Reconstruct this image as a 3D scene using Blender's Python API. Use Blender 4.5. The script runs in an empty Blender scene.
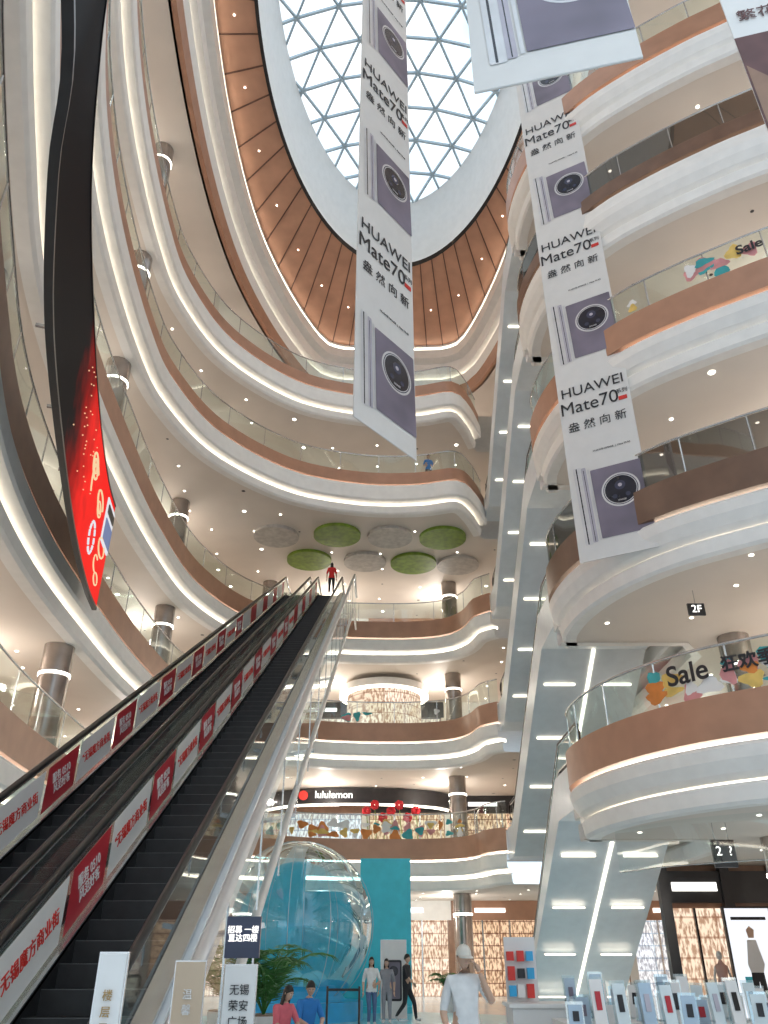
import bpy, bmesh, math, random
from mathutils import Vector, Matrix
from mathutils.geometry import tessellate_polygon
random.seed(7)
S=bpy.context.scene
COL=S.collection
ZOOM=None
# ---------------------------------------------------------------- materials
def mat(name,col,rough=.5,metal=0.,emi=None,es=0.,noise=0.,nscale=3.,spec=.5):
    m=bpy.data.materials.new(name); m.use_nodes=True
    nt=m.node_tree; b=nt.nodes['Principled BSDF']
    b.inputs['Base Color'].default_value=(*col,1); b.inputs['Roughness'].default_value=rough
    b.inputs['Metallic'].default_value=metal
    b.inputs['Specular IOR Level'].default_value=spec
    if emi is not None:
        b.inputs['Emission Color'].default_value=(*emi,1); b.inputs['Emission Strength'].default_value=es
    if noise>0:
        tc=nt.nodes.new('ShaderNodeTexCoord'); n=nt.nodes.new('ShaderNodeTexNoise'); n.inputs['Scale'].default_value=nscale
        r=nt.nodes.new('ShaderNodeValToRGB')
        r.color_ramp.elements[0].position=.3; r.color_ramp.elements[1].position=.7
        r.color_ramp.elements[0].color=(*[max(0,c*(1-noise)) for c in col],1)
        r.color_ramp.elements[1].color=(*[min(1,c*(1+noise*.5)) for c in col],1)
        nt.links.new(tc.outputs['Object'],n.inputs['Vector']); nt.links.new(n.outputs['Fac'],r.inputs['Fac']); nt.links.new(r.outputs['Color'],b.inputs['Base Color'])
    return m
def emat(name,col,s,sampled=False):
    m=bpy.data.materials.new(name); m.use_nodes=True; nt=m.node_tree
    nt.nodes.remove(nt.nodes['Principled BSDF']); e=nt.nodes.new('ShaderNodeEmission')
    e.inputs[0].default_value=(*col,1); e.inputs[1].default_value=s
    nt.links.new(e.outputs[0],nt.nodes['Material Output'].inputs[0])
    if not sampled:
        try: m.cycles.emission_sampling='NONE'
        except Exception: pass
    return m
def glassmat(name,tint,gl=.12,rough=.03):
    m=bpy.data.materials.new(name); m.use_nodes=True; nt=m.node_tree
    nt.nodes.remove(nt.nodes['Principled BSDF'])
    t=nt.nodes.new('ShaderNodeBsdfTransparent'); t.inputs[0].default_value=(*tint,1)
    g=nt.nodes.new('ShaderNodeBsdfGlossy'); g.inputs['Roughness'].default_value=rough; g.inputs[0].default_value=(.9,.95,.95,1)
    lw=nt.nodes.new('ShaderNodeLayerWeight'); lw.inputs[0].default_value=.25
    ma=nt.nodes.new('ShaderNodeMath'); ma.operation='MULTIPLY_ADD'; ma.inputs[1].default_value=.6; ma.inputs[2].default_value=gl
    mx=nt.nodes.new('ShaderNodeMixShader')
    nt.links.new(lw.outputs['Fresnel'],ma.inputs[0]); nt.links.new(ma.outputs[0],mx.inputs[0])
    nt.links.new(t.outputs[0],mx.inputs[1]); nt.links.new(g.outputs[0],mx.inputs[2]); nt.links.new(mx.outputs[0],nt.nodes['Material Output'].inputs[0])
    return m
M={}
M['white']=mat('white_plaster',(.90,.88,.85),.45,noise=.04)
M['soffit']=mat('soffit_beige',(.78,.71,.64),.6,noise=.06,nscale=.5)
M['copper']=mat('copper_panel',(.48,.26,.17),.38,.1,noise=.1,nscale=2)
M['brownp']=mat('brown_fascia',(.20,.12,.085),.3,.1,noise=.15,nscale=2)
M['bronze']=mat('bronze_ceiling',(.66,.36,.24),.5,0.,noise=.12,nscale=1)
M['darkglass']=glassmat('smoked_railing_glass',(.16,.15,.14),.12)
M['floor_tile']=mat('floor_tile',(.80,.80,.80),.15,noise=.05,nscale=.6)
M['slabtop']=mat('gallery_floor',(.78,.75,.71),.3,noise=.05)
M['cove']=emat('cove_strip_light',(1,.90,.74),7.0,True)
M['down']=emat('downlight_glow',(1,.95,.85),8.0)
M['dash']=emat('escalator_dash_light',(1,.88,.7),4.0)
M['steel']=mat('brushed_steel',(.62,.62,.62),.25,.9,noise=.1,nscale=6)
M['railw']=mat('satin_rail',(.78,.78,.78),.3,.4,noise=.05,nscale=6)
M['columnm']=mat('column_cladding',(.42,.37,.34),.22,.7,noise=.2,nscale=2)
M['black']=mat('black_rubber',(.012,.012,.013),.35,noise=.2)
M['step']=mat('step_metal',(.014,.013,.014),.45,.2,noise=.3,nscale=8)
M['stepn']=mat('step_nosing',(.12,.12,.12),.4,.4,noise=.2,nscale=8)
M['escwhite']=mat('escalator_cladding',(.82,.88,.92),.3,.05,noise=.04)
M['glass']=glassmat('railing_glass',(.84,.93,.90),.06)
M['glass2']=glassmat('parapet_glass',(.90,.94,.94),.10)
M['red']=mat('red_print',(.50,.025,.04),.4,noise=.1)
M['pwhite']=mat('white_print',(.80,.78,.76),.4,noise=.03)
M['banner']=mat('banner_fabric',(.76,.74,.72),.6,noise=.03)
M['ink']=mat('banner_ink',(.02,.02,.025),.5,noise=.1)
M['lav']=mat('lavender_print',(.22,.19,.25),.45,noise=.35,nscale=.9)
M['lav2']=mat('pale_lavender_print',(.50,.47,.54),.4,noise=.1)
M['silver']=mat('silver_print',(.70,.69,.70),.3,.2,noise=.1)
M['redink']=mat('red_ink',(.7,.04,.03),.5,noise=.1)
M['green']=mat('green_disc',(.20,.32,.03),.5,noise=.3,nscale=4)
M['greyd']=mat('grey_disc',(.55,.52,.48),.5,noise=.2,nscale=4)
M['frame']=mat('skylight_frame',(.50,.60,.66),.4,noise=.05)
M['cyan']=mat('cyan_panel',(.07,.62,.74),.5,noise=.08)
M['palecyan']=mat('pale_cyan_vinyl',(.35,.72,.84),.25,noise=.08)
M['bluepool']=mat('blue_vinyl',(.03,.40,.75),.3,noise=.1)
M['wood']=mat('brown_panel',(.30,.17,.11),.4,noise=.2)
M['dark']=mat('dark_panel',(.03,.028,.03),.3,noise=.2)
M['seam']=mat('ceiling_seam',(.16,.08,.055),.6,noise=.1)
# ---------------------------------------------------------------- mesh builder
class MB:
    def __init__(s): s.v=[];s.f=[];s.m=[];s.mats=[];s.sm=[]
    def mi(s,m):
        m=M[m] if isinstance(m,str) else m
        if m not in s.mats: s.mats.append(m)
        return s.mats.index(m)
    def face(s,pts,m,smooth=False):
        b=len(s.v); s.v+= [tuple(p) for p in pts]; s.f.append(tuple(range(b,b+len(pts)))); s.m.append(s.mi(m)); s.sm.append(smooth)
    def grid(s,rows,m,smooth=True,close=False):
        b=len(s.v); n=len(rows[0])
        for r in rows: s.v+=[tuple(p) for p in r]
        k=s.mi(m)
        for i in range(len(rows)-1):
            for j in range(n if close else n-1):
                j2=(j+1)%n
                s.f.append((b+i*n+j,b+i*n+j2,b+(i+1)*n+j2,b+(i+1)*n+j)); s.m.append(k); s.sm.append(smooth)
    def box(s,c,d,m,R=None):
        cx,cy,cz=c; hx,hy,hz=[q/2 for q in d]
        P=[Vector((x*hx,y*hy,z*hz)) for z in(-1,1) for y in(-1,1) for x in(-1,1)]
        if R is not None: P=[R@p for p in P]
        P=[(p.x+cx,p.y+cy,p.z+cz) for p in P]
        b=len(s.v); s.v+=P; k=s.mi(m)
        for f in((0,2,3,1),(4,5,7,6),(0,1,5,4),(2,6,7,3),(0,4,6,2),(1,3,7,5)):
            s.f.append(tuple(b+i for i in f)); s.m.append(k); s.sm.append(False)
    def bar(s,p,q,w,h,m):
        p=Vector(p);q=Vector(q);d=q-p;L=d.length
        if L<1e-5:return
        z=d.normalized(); up=Vector((0,0,1)) if abs(z.z)<.95 else Vector((0,1,0))
        x=z.cross(up).normalized(); y=x.cross(z)
        R=Matrix((x,y,z)).transposed()
        s.box((p+q)/2,(w,h,L),m,R)
    def cyl(s,p,q,r,m,n=16,r2=None,caps=True):
        p=Vector(p);q=Vector(q);z=(q-p).normalized(); up=Vector((0,0,1)) if abs(z.z)<.95 else Vector((0,1,0))
        x=z.cross(up).normalized(); y=x.cross(z); r2=r if r2 is None else r2
        A=[p+(x*math.cos(a)+y*math.sin(a))*r for a in [2*math.pi*i/n for i in range(n)]]
        B=[q+(x*math.cos(a)+y*math.sin(a))*r2 for a in [2*math.pi*i/n for i in range(n)]]
        s.grid([A,B],m,True,True)
        if caps: s.face(A[::-1],m); s.face(B,m)
    def tube(s,pts,r,m,n=8):
        pts=[Vector(p) for p in pts]; rows=[]
        for i,p in enumerate(pts):
            d=(pts[min(i+1,len(pts)-1)]-pts[max(i-1,0)]).normalized()
            up=Vector((0,0,1)) if abs(d.z)<.97 else Vector((0,1,0))
            x=d.cross(up).normalized(); y=x.cross(d)
            rows.append([p+(x*math.cos(a)+y*math.sin(a))*r for a in [2*math.pi*k/n for k in range(n)]])
        s.grid(rows,m,True,True)
    def disc(s,c,r,m,n=24,ry=None,flip=False):
        ry=ry or r
        P=[(c[0]+r*math.cos(2*math.pi*i/n),c[1]+ry*math.sin(2*math.pi*i/n),c[2]) for i in range(n)]
        s.face(P[::-1] if flip else P,m)
    def sph(s,c,r,m,n=12,sc=(1,1,1)):
        rows=[]
        for i in range(n+1):
            t=math.pi*i/n
            rows.append([(c[0]+sc[0]*r*math.sin(t)*math.cos(a),c[1]+sc[1]*r*math.sin(t)*math.sin(a),c[2]+sc[2]*r*math.cos(t)) for a in [2*math.pi*k/(2*n) for k in range(2*n)]])
        s.grid(rows,m,True,True)
    def obj(s,name,parent=None,loc=None,rot=None):
        me=bpy.data.meshes.new(name); me.from_pydata(s.v,[],s.f)
        for m in s.mats: me.materials.append(m)
        me.polygons.foreach_set('material_index',s.m); me.polygons.foreach_set('use_smooth',s.sm); me.update()
        o=bpy.data.objects.new(name,me); COL.objects.link(o)
        if parent: o.parent=parent
        if loc: o.location=loc
        if rot: o.rotation_euler=rot
        return o
def empty(name,loc=(0,0,0),rot=(0,0,0)):
    o=bpy.data.objects.new(name,None); COL.objects.link(o); o.location=loc; o.rotation_euler=rot; return o
def text(body,size,m,parent,loc,rot,align='CENTER',name='lettering',bold=0.,sx=1.):
    c=bpy.data.curves.new(name,'FONT'); c.body=body; c.size=size; c.align_x=align; c.align_y='CENTER'; c.extrude=.003; c.offset=bold
    c.materials.append(M[m] if isinstance(m,str) else m)
    o=bpy.data.objects.new(name,c); COL.objects.link(o); o.parent=parent; o.location=loc; o.rotation_euler=rot; o.scale=(sx,1,1); return o
def catmull(P,step=.4):
    out=[]; P=[Vector((p[0],p[1])) for p in P]
    Q=[P[0]*2-P[1]]+P+[P[-1]*2-P[-2]]
    for i in range(1,len(Q)-2):
        a,b,c,d=Q[i-1:i+3]; n=max(1,int((c-b).length/step))
        for k in range(n):
            t=k/n
            out.append(.5*((2*b)+(c-a)*t+(2*a-5*b+4*c-d)*t*t+(3*b-a-3*c+d)*t**3))
    out.append(P[-1]); return out
def normals(P,closed=False):
    N=[]; n=len(P)
    for i in range(n):
        if closed: d=P[(i+1)%n]-P[(i-1)%n]
        else: d=P[min(i+1,n-1)]-P[max(i-1,0)]
        d.normalize(); N.append(Vector((d.y,-d.x)))
    return N
def sweep(mb,P,N,prof,z,m,smooth=True):
    for k in range(len(prof)-1):
        rows=[[(p.x+n.x*o,p.y+n.y*o,z+h) for p,n in zip(P,N)] for o,h in prof[k:k+2]]
        mb.grid(rows,m,smooth)
# ---------------------------------------------------------------- layout
LV=[0,6.2,11.4,16.6,21.8,27.0]
CEIL=35.0
LEFT=[(-2.2,-4),(-2.8,0),(-3.9,3.5),(-5.0,6),(-6.3,9.5),(-7.4,13),(-8.1,17),(-8.4,21.5)]
FAR_LOW=[(-8.5,26.5),(-8.1,31.5),(-6.4,35.6),(-3.2,37.9),(.5,38.4),(2.9,38.0),(3.9,36.9),(4.3,35.4),(5.0,34.7)]
FAR_HI=[(-8.2,24.5),(-7.0,28.0),(-4.3,31.0),(-1.2,32.2),(1.5,32.3),(3.4,31.9),(4.3,33.0),(5.0,34.7)]
BAY=[(8.5,34.7),(8.8,34.0),(8.8,22.6),(8.5,22.0),(5.0,22.0)]
LOBE=[(5.0,22.0),(4.75,20.9),(4.9,19.3),(5.45,17.7),(6.4,16.3),(7.7,15.2),(9.2,14.2),(11,13.1),(13,11),(14.5,7),(15,2),(15,-4)]
XL,XR,YF,YN=-16,18,47,-4
def level_path(k):
    far=FAR_LOW if k<=3 else FAR_HI
    A=catmull(LEFT+far,.45); B=[Vector(p) for p in BAY]; C=catmull(LOBE,.35)
    return A,B,C
for k in range(1,6):
    z=LV[k]; A,B,C=level_path(k)
    ring=A+B[:-1]+C
    mb=MB()
    poly=[Vector((p.x,p.y,0)) for p in ring]+[Vector((XR,YN,0)),Vector((XR,YF,0)),Vector((XL,YF,0)),Vector((XL,YN,0))]
    ringN=normals(ring)
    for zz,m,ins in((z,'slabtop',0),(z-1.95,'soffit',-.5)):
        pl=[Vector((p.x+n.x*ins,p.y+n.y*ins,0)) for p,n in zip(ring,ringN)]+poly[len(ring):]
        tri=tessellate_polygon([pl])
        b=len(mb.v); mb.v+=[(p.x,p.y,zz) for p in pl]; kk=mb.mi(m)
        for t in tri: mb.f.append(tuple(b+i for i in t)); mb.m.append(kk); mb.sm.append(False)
    fas=mb.obj('floor_gallery_%d'%k)
    mb=MB()
    for part,P in(('left',A),('bay',B),('right',C)):
        N=normals(P)
        thick=.75 if (k<=3 or part=='right') else .5
        if part=='right' and k==4: thick=.4
        cm='copper' if not(part=='right' and k in(2,4)) else 'brownp'
        if part=='bay': cm='white'
        top=.12
        sweep(mb,P,N,[(-.15,top),(.04,top),(.04,-thick),(-.28,-thick)],z,cm)
        sweep(mb,P,N,[(-.28,-thick),(-.28,-thick-.1)],z,'cove' if part!='bay' else 'white')
        b_=-thick-.1
        if part=='right':
            sweep(mb,P,N,[(-.28,b_),(.0,b_),(.05,min(-.93,b_-.06)),(.0,-1.15),(-.15,-1.38),(-.3,-1.5),(-.55,-1.5)],z,'white')
        else:
            sweep(mb,P,N,[(-.28,b_),(.08,b_),(.12,b_-.07),(.12,-1.35),(.06,-1.42),(-.5,-1.42)],z,'white')
        sweep(mb,P,N,[(-.5,-1.42),(-.5,-1.56)],z,'cove' if part!='bay' else 'white')
        sweep(mb,P,N,[(-.5,-1.56),(-.22,-1.56),(-.18,-1.62),(-.22,-1.9),(-.3,-1.97),(-.6,-1.97)],z,'white')
    fo=mb.obj('trim_fascia_%d'%k)
    mb=MB()
    for P,skip in((A,0),(C,2)):
        N=normals(P); P2=[p-n*.08 for p,n in zip(P,N)]
        if skip: P2=P2[1:]
        dg_=(skip and k in(2,4))
        sweep(mb,P2,[n for n in N[len(N)-len(P2):]],[(0,.12),(0,1.12)],z,'darkglass' if dg_ else 'glass')
        mb.tube([(p.x,p.y,z+1.16) for p in P2],.03,'steel',6)
        for i in range(0,len(P2),4):
            p=P2[i]; mb.box((p.x,p.y,z+.6),(.03,.03,1.1),'steel')
    mb.obj('glass_railing')
    mb=MB()
    def inring(x,y):
        c=False; n=len(poly)
        for i in range(n):
            a=poly[i];b=poly[i-1]
            if (a.y>y)!=(b.y>y) and x<(b.x-a.x)*(y-a.y)/(b.y-a.y)+a.x: c=not c
        return c
    for x in [XL+1+2.1*i for i in range(16)]:
        for y in [3+2.1*j for j in range(21)]:
            xx=x+random.uniform(-.4,.4); yy=y+random.uniform(-.4,.4)
            if all(inring(xx+dx,yy+dy) for dx,dy in((.9,0),(-.9,0),(0,.9),(0,-.9))):
                mb.disc((xx,yy,z-1.965),.055 if random.random()<.8 else .09,'down' if random.random()<.8 else 'dark',8,flip=True)
    mb.obj('downlight_array')
mb=MB(); mb.face([(XL-2,-12,0),(XR+2,-12,0),(XR+2,YF+12,0),(XL-2,YF+12,0)],'floor_tile'); mb.obj('floor')
nt=M['floor_tile'].node_tree; b=nt.nodes['Principled BSDF']; br=nt.nodes.new('ShaderNodeTexBrick'); tc=nt.nodes.new('ShaderNodeTexCoord')
br.inputs['Color1'].default_value=(.66,.80,.88,1); br.inputs['Color2'].default_value=(.58,.74,.85,1); br.inputs['Mortar'].default_value=(.5,.5,.5,1)
br.inputs['Scale'].default_value=1.0; br.inputs['Mortar Size'].default_value=.008; br.inputs['Brick Width'].default_value=1.2; br.inputs['Row Height'].default_value=1.2
nt.links.new(tc.outputs['Object'],br.inputs['Vector']); nt.links.new(br.outputs['Color'],b.inputs['Base Color'])
# ---------------------------------------------------------------- roof, bronze ceiling, skylight
CP=[(-3.6,-4),(-4.8,4),(-6.0,11),(-6.7,17),(-6.9,23),(-6.5,28.5),(-5.4,33.2),(-3.9,37.0),(-2.9,38.0),(-1.2,38.2),(2.6,38.2),(4.0,38.0),(4.9,37.0),(6.0,33.2),(6.8,28.5),(7.3,23),(7.3,15),(6.9,5),(6.5,-4)]
CPs=catmull(CP,.5); CN=normals(CPs)
ECX,ECY,ERX,ERY=.75,19.0,5.95,12.7
def ell(a,f=1.,dz=0): return (ECX+ERX*f*math.cos(a),ECY+ERY*f*math.sin(a),dz)
mb=MB()
NA=120
E=[Vector((*ell(2*math.pi*i/NA)[:2],CEIL)) for i in range(NA)]
outer=[Vector((p.x,p.y,CEIL)) for p in CPs]
tri=tessellate_polygon([outer,E[::-1]]); allp=outer+E[::-1]
b0=len(mb.v); mb.v+=[tuple(p) for p in allp]; kk=mb.mi('bronze')
for t in tri: mb.f.append(tuple(b0+i for i in t)); mb.m.append(kk); mb.sm.append(False)
def ray_outer(a):
    o=Vector((ECX,ECY)); d=Vector((ERX*math.cos(a),ERY*math.sin(a))).normalized(); best=None
    for i in range(len(CPs)-1):
        p=CPs[i];q=CPs[i+1]; e=q-p; den=d.x*e.y-d.y*e.x
        if abs(den)<1e-9: continue
        w=p-o; t=(w.x*e.y-w.y*e.x)/den; u=(w.x*d.y-w.y*d.x)/den
        if t>0 and -0.001<=u<=1.001: best=t if best is None else min(best,t)
    return None if best is None else o+d*best
for i in range(60):
    a=2*math.pi*i/60; e=Vector(ell(a)[:2]); q=ray_outer(a)
    if q is None: continue
    mb.bar((e.x,e.y,CEIL-.02),(q.x,q.y,CEIL-.02),.05,.05,'seam')
    if i%2==0:
        a2=a+math.pi/60; e=Vector(ell(a2)[:2]); q=ray_outer(a2)
        if q is None: continue
        p=e.lerp(q,.55); mb.disc((p.x,p.y,CEIL-.03),.045,'down',8,flip=True)
mb.obj('ceiling')
DH=3.7
mb=MB()
rows=[[ell(2*math.pi*i/NA,f,zz) for i in range(NA)] for f,zz in((1.0,CEIL-.12),(1.0,CEIL+.1),)]
mb.grid(rows,'dark',True,True)
rows=[[ell(2*math.pi*i/NA,f,zz) for i in range(NA)] for f,zz in((.975,CEIL-.12),(.97,CEIL+.3),(.95,CEIL+1.8),(.925,CEIL+DH-.4),(.91,CEIL+DH))]
mb.grid(rows,'white',True,True)
rows=[[ell(2*math.pi*i/NA,f,CEIL-.12) for i in range(NA)] for f in(1.0,.975)]; mb.grid(rows,'dark',True,True)
mb.obj('skylight_drum')
mb=MB()
ax,ay=ERX*.915,ERY*.915
def dome(x,y): 
    r=((x-ECX)/ax)**2+((y-ECY)/ay)**2
    return CEIL+DH+2.0*(1-min(1,r))
def inside(x,y): return ((x-ECX)/ax)**2+((y-ECY)/ay)**2<=1
s=1.9; hh=s*math.sqrt(3)/2
def edge(p,q):
    a=inside(*p);b_=inside(*q)
    if not a and not b_: return
    if a!=b_:
        if b_: p,q=q,p
        lo,hi=0,1
        for _ in range(20):
            m_=(lo+hi)/2; x=p[0]+(q[0]-p[0])*m_; y=p[1]+(q[1]-p[1])*m_
            if inside(x,y): lo=m_
            else: hi=m_
        q=(p[0]+(q[0]-p[0])*lo,p[1]+(q[1]-p[1])*lo)
    mb.bar((*p,dome(*p)),(*q,dome(*q)),.10,.16,'frame')
for j in range(-9,10):
    for i in range(-6,7):
        x=ECX+i*s+(s/2 if j%2 else 0); y=ECY+j*hh
        edge((x,y),(x+s,y)); edge((x,y),(x+s/2,y+hh)); edge((x,y),(x-s/2,y+hh))
mb.obj('skylight_frame')
mb=MB()
sweep(mb,CPs,CN,[(0,0),(0,-.15),(-.12,-.15)],CEIL,'white')
sweep(mb,CPs,CN,[(-.12,-.15),(-.12,-.3)],CEIL,'cove')
sweep(mb,CPs,CN,[(-.12,-.3),(.0,-.35),(-.05,-.95),(-.5,-1.1)],CEIL,'white')
sweep(mb,CPs,CN,[(-.5,-1.1),(-.5,-1.3)],CEIL,'white')
sweep(mb,CPs,CN,[(-.5,-1.3),(-.3,-1.35),(-.35,-2.0),(-.9,-2.1)],CEIL,'white')
sweep(mb,CPs,CN,[(-.9,-2.1),(-.9,-2.2)],CEIL,'cove')
sweep(mb,CPs,CN,[(-.9,-2.2),(-.6,-2.25),(-.7,-2.9)],CEIL,'white')
sweep(mb,CPs,CN,[(-.7,-2.9),(-.8,-3.6),(-1.1,-3.6)],CEIL,'copper')
mb.obj('trim_ceiling_cove')
mb=MB()
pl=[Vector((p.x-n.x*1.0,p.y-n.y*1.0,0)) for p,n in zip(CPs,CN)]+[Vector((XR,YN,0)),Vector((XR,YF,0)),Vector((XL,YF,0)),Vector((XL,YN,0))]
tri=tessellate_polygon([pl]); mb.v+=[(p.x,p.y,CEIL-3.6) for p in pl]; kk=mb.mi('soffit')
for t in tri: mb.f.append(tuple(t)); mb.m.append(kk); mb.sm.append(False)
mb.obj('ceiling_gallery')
# ---------------------------------------------------------------- shopfront walls
shopcols=[((1,.80,.58),(.55,.34,.20)),((1,.86,.7),(.6,.42,.30)),((1,.93,.82),(.6,.52,.46)),((.9,.66,.45),(.35,.2,.13)),((.92,.95,1),(.5,.56,.62))]
SE=[]
for i,(c,c2) in enumerate(shopcols):
    m=bpy.data.materials.new('shop_interior_%d'%i); m.use_nodes=True; nt=m.node_tree; nt.nodes.remove(nt.nodes['Principled BSDF'])
    e=nt.nodes.new('ShaderNodeEmission'); geo=nt.nodes.new('ShaderNodeNewGeometry'); sp=nt.nodes.new('ShaderNodeSeparateXYZ'); cb=nt.nodes.new('ShaderNodeCombineXYZ'); ad=nt.nodes.new('ShaderNodeMath')
    nt.links.new(geo.outputs['Position'],sp.inputs[0]); nt.links.new(sp.outputs['X'],ad.inputs[0]); nt.links.new(sp.outputs['Y'],ad.inputs[1]); nt.links.new(ad.outputs[0],cb.inputs[0]); nt.links.new(sp.outputs['Z'],cb.inputs[1])
    br=nt.nodes.new('ShaderNodeTexBrick'); br.inputs['Scale'].default_value=1; br.inputs['Brick Width'].default_value=1.1+.3*i; br.inputs['Row Height'].default_value=.55; br.inputs['Mortar Size'].default_value=.03; br.offset=0
    br.inputs['Color1'].default_value=(*c,1); br.inputs['Color2'].default_value=(c[0]*.85,c[1]*.78,c[2]*.7,1); br.inputs['Mortar'].default_value=(*c2,1)
    nz=nt.nodes.new('ShaderNodeTexNoise'); nz.inputs['Scale'].default_value=5; nz.inputs['Detail'].default_value=3
    mp=nt.nodes.new('ShaderNodeMapping'); mp.inputs['Scale'].default_value=(2.2,.7,1); nt.links.new(cb.outputs[0],mp.inputs[0]); nt.links.new(mp.outputs[0],nz.inputs['Vector'])
    rr=nt.nodes.new('ShaderNodeValToRGB'); rr.color_ramp.elements[0].position=.42; rr.color_ramp.elements[1].position=.56; rr.color_ramp.elements[0].color=(c2[0]*.6,c2[1]*.5,c2[2]*.5,1); rr.color_ramp.elements[1].color=(1,1,1,1); nt.links.new(nz.outputs['Fac'],rr.inputs[0])
    mx=nt.nodes.new('ShaderNodeMixRGB'); mx.blend_type='MULTIPLY'; mx.inputs[0].default_value=.8; nt.links.new(br.outputs['Color'],mx.inputs[1]); nt.links.new(rr.outputs[0],mx.inputs[2])
    nt.links.new(cb.outputs[0],br.inputs['Vector']); nt.links.new(mx.outputs[0],e.inputs[0]); e.inputs[1].default_value=1.3
    nt.links.new(e.outputs[0],nt.nodes['Material Output'].inputs[0]); m.cycles.emission_sampling='NONE'; SE.append(m)
HC=['dark','wood','white','copper','dark','pwhite']
M['sign']=emat('sign_glow',(1,.97,.92),2.5)
def shopfront(name,p0,p1,z,h,bay=5.,seed=0):
    rnd=random.Random(seed); p0=Vector((*p0,0));p1=Vector((*p1,0)); d=(p1-p0); L=d.length; d.normalize(); n=Vector((d.y,-d.x,0))
    R=Matrix((d,-n,Vector((0,0,1)))).transposed(); mb=MB(); nb=max(1,round(L/bay)); w=L/nb
    mb.box(p0+d*L/2-n*.3+Vector((0,0,z+h/2)),(L,.3,h),'soffit',R)
    for i in range(nb):
        c=p0+d*(w*(i+.5))
        mb.box(c-n*.10+Vector((0,0,z+(h-.9)/2)),(w-.4,.06,h-.9),SE[rnd.randrange(5)],R)
        mb.box(c+n*.05+Vector((0,0,z+h-.45)),(w-.1,.3,.9),HC[rnd.randrange(6)],R)
        mb.box(c+n*.22+Vector((rnd.uniform(-.5,.5)*d.x,0,z+h-.45)),(w*.35,.04,.2),'sign',R)
        for sx in(-.5,-.17,.17,.5):
            mb.box(c+d*(w-.4)*sx+n*.0+Vector((0,0,z+(h-.9)/2)),(.08,.1,h-.9),'steel' if abs(sx)<.3 else 'wood',R)
        mb.box(p0+d*(w*i)+n*.05+Vector((0,0,z+h/2)),(.4,.25,h),rnd.choice(['white','wood','soffit']),R)
    return mb.obj(name)
tops=[z-1.95 for z in LV[1:]]+[CEIL-3.6]
for k in range(6):
    z=LV[k]; h=tops[k]-z
    shopfront('wall_left_%d'%k,(-14.5,2),(-14.5,46),z,h,5.5,k)
    shopfront('wall_far_%d'%k,(-14.5,46),(17,46),z,h,4.5,20+k)
    shopfront('wall_right_%d'%k,(16.5,46),(16.5,2),z,h,5.5,40+k)
mb=MB()
for (x,y) in((-9.3,21.8),(-9.3,31.5),(-8.6,12.5),(-6.3,40.5),(3.6,40.6),(9.7,21.0),(11.2,33)):
    for k in range(6):
        z0=LV[k]; z1=tops[k]
        mb.cyl((x,y,z0),(x,y,z1),.42,'columnm',24)
        mb.cyl((x,y,z0),(x,y,z0+.15),.46,'steel',24)
        mb.cyl((x,y,z1-.9),(x,y,z1-.82),.44,'down',24)
mb.obj('column_row')
# ---------------------------------------------------------------- escalators
def esc_line(y0,dirn,flat0,run,flat1,z0,z1):
    t=[(0,z0),(flat0,z0),(flat0+run,z1),(flat0+run+flat1,z1)]
    return [(y0+dirn*a,b) for a,b in t]
def offs(L,o): return [(y,z+o) for y,z in L]
def loft(mb,L1,L2,x0,x1,m):
    for a in range(len(L1)-1):
        t0,t1=L1[a],L1[a+1]; b0,b1=L2[a],L2[a+1]
        mb.face([(x0,*t0),(x1,*t0),(x1,*t1),(x0,*t1)],m)
        mb.face([(x0,*b0),(x0,*b1),(x1,*b1),(x1,*b0)],m)
        mb.face([(x0,*t0),(x0,*t1),(x0,*b1),(x0,*b0)],m)
        mb.face([(x1,*t0),(x1,*b0),(x1,*b1),(x1,*t1)],m)
    for e in(0,-1):
        mb.face([(x0,*L1[e]),(x1,*L1[e]),(x1,*L2[e]),(x0,*L2[e])],m)
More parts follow.
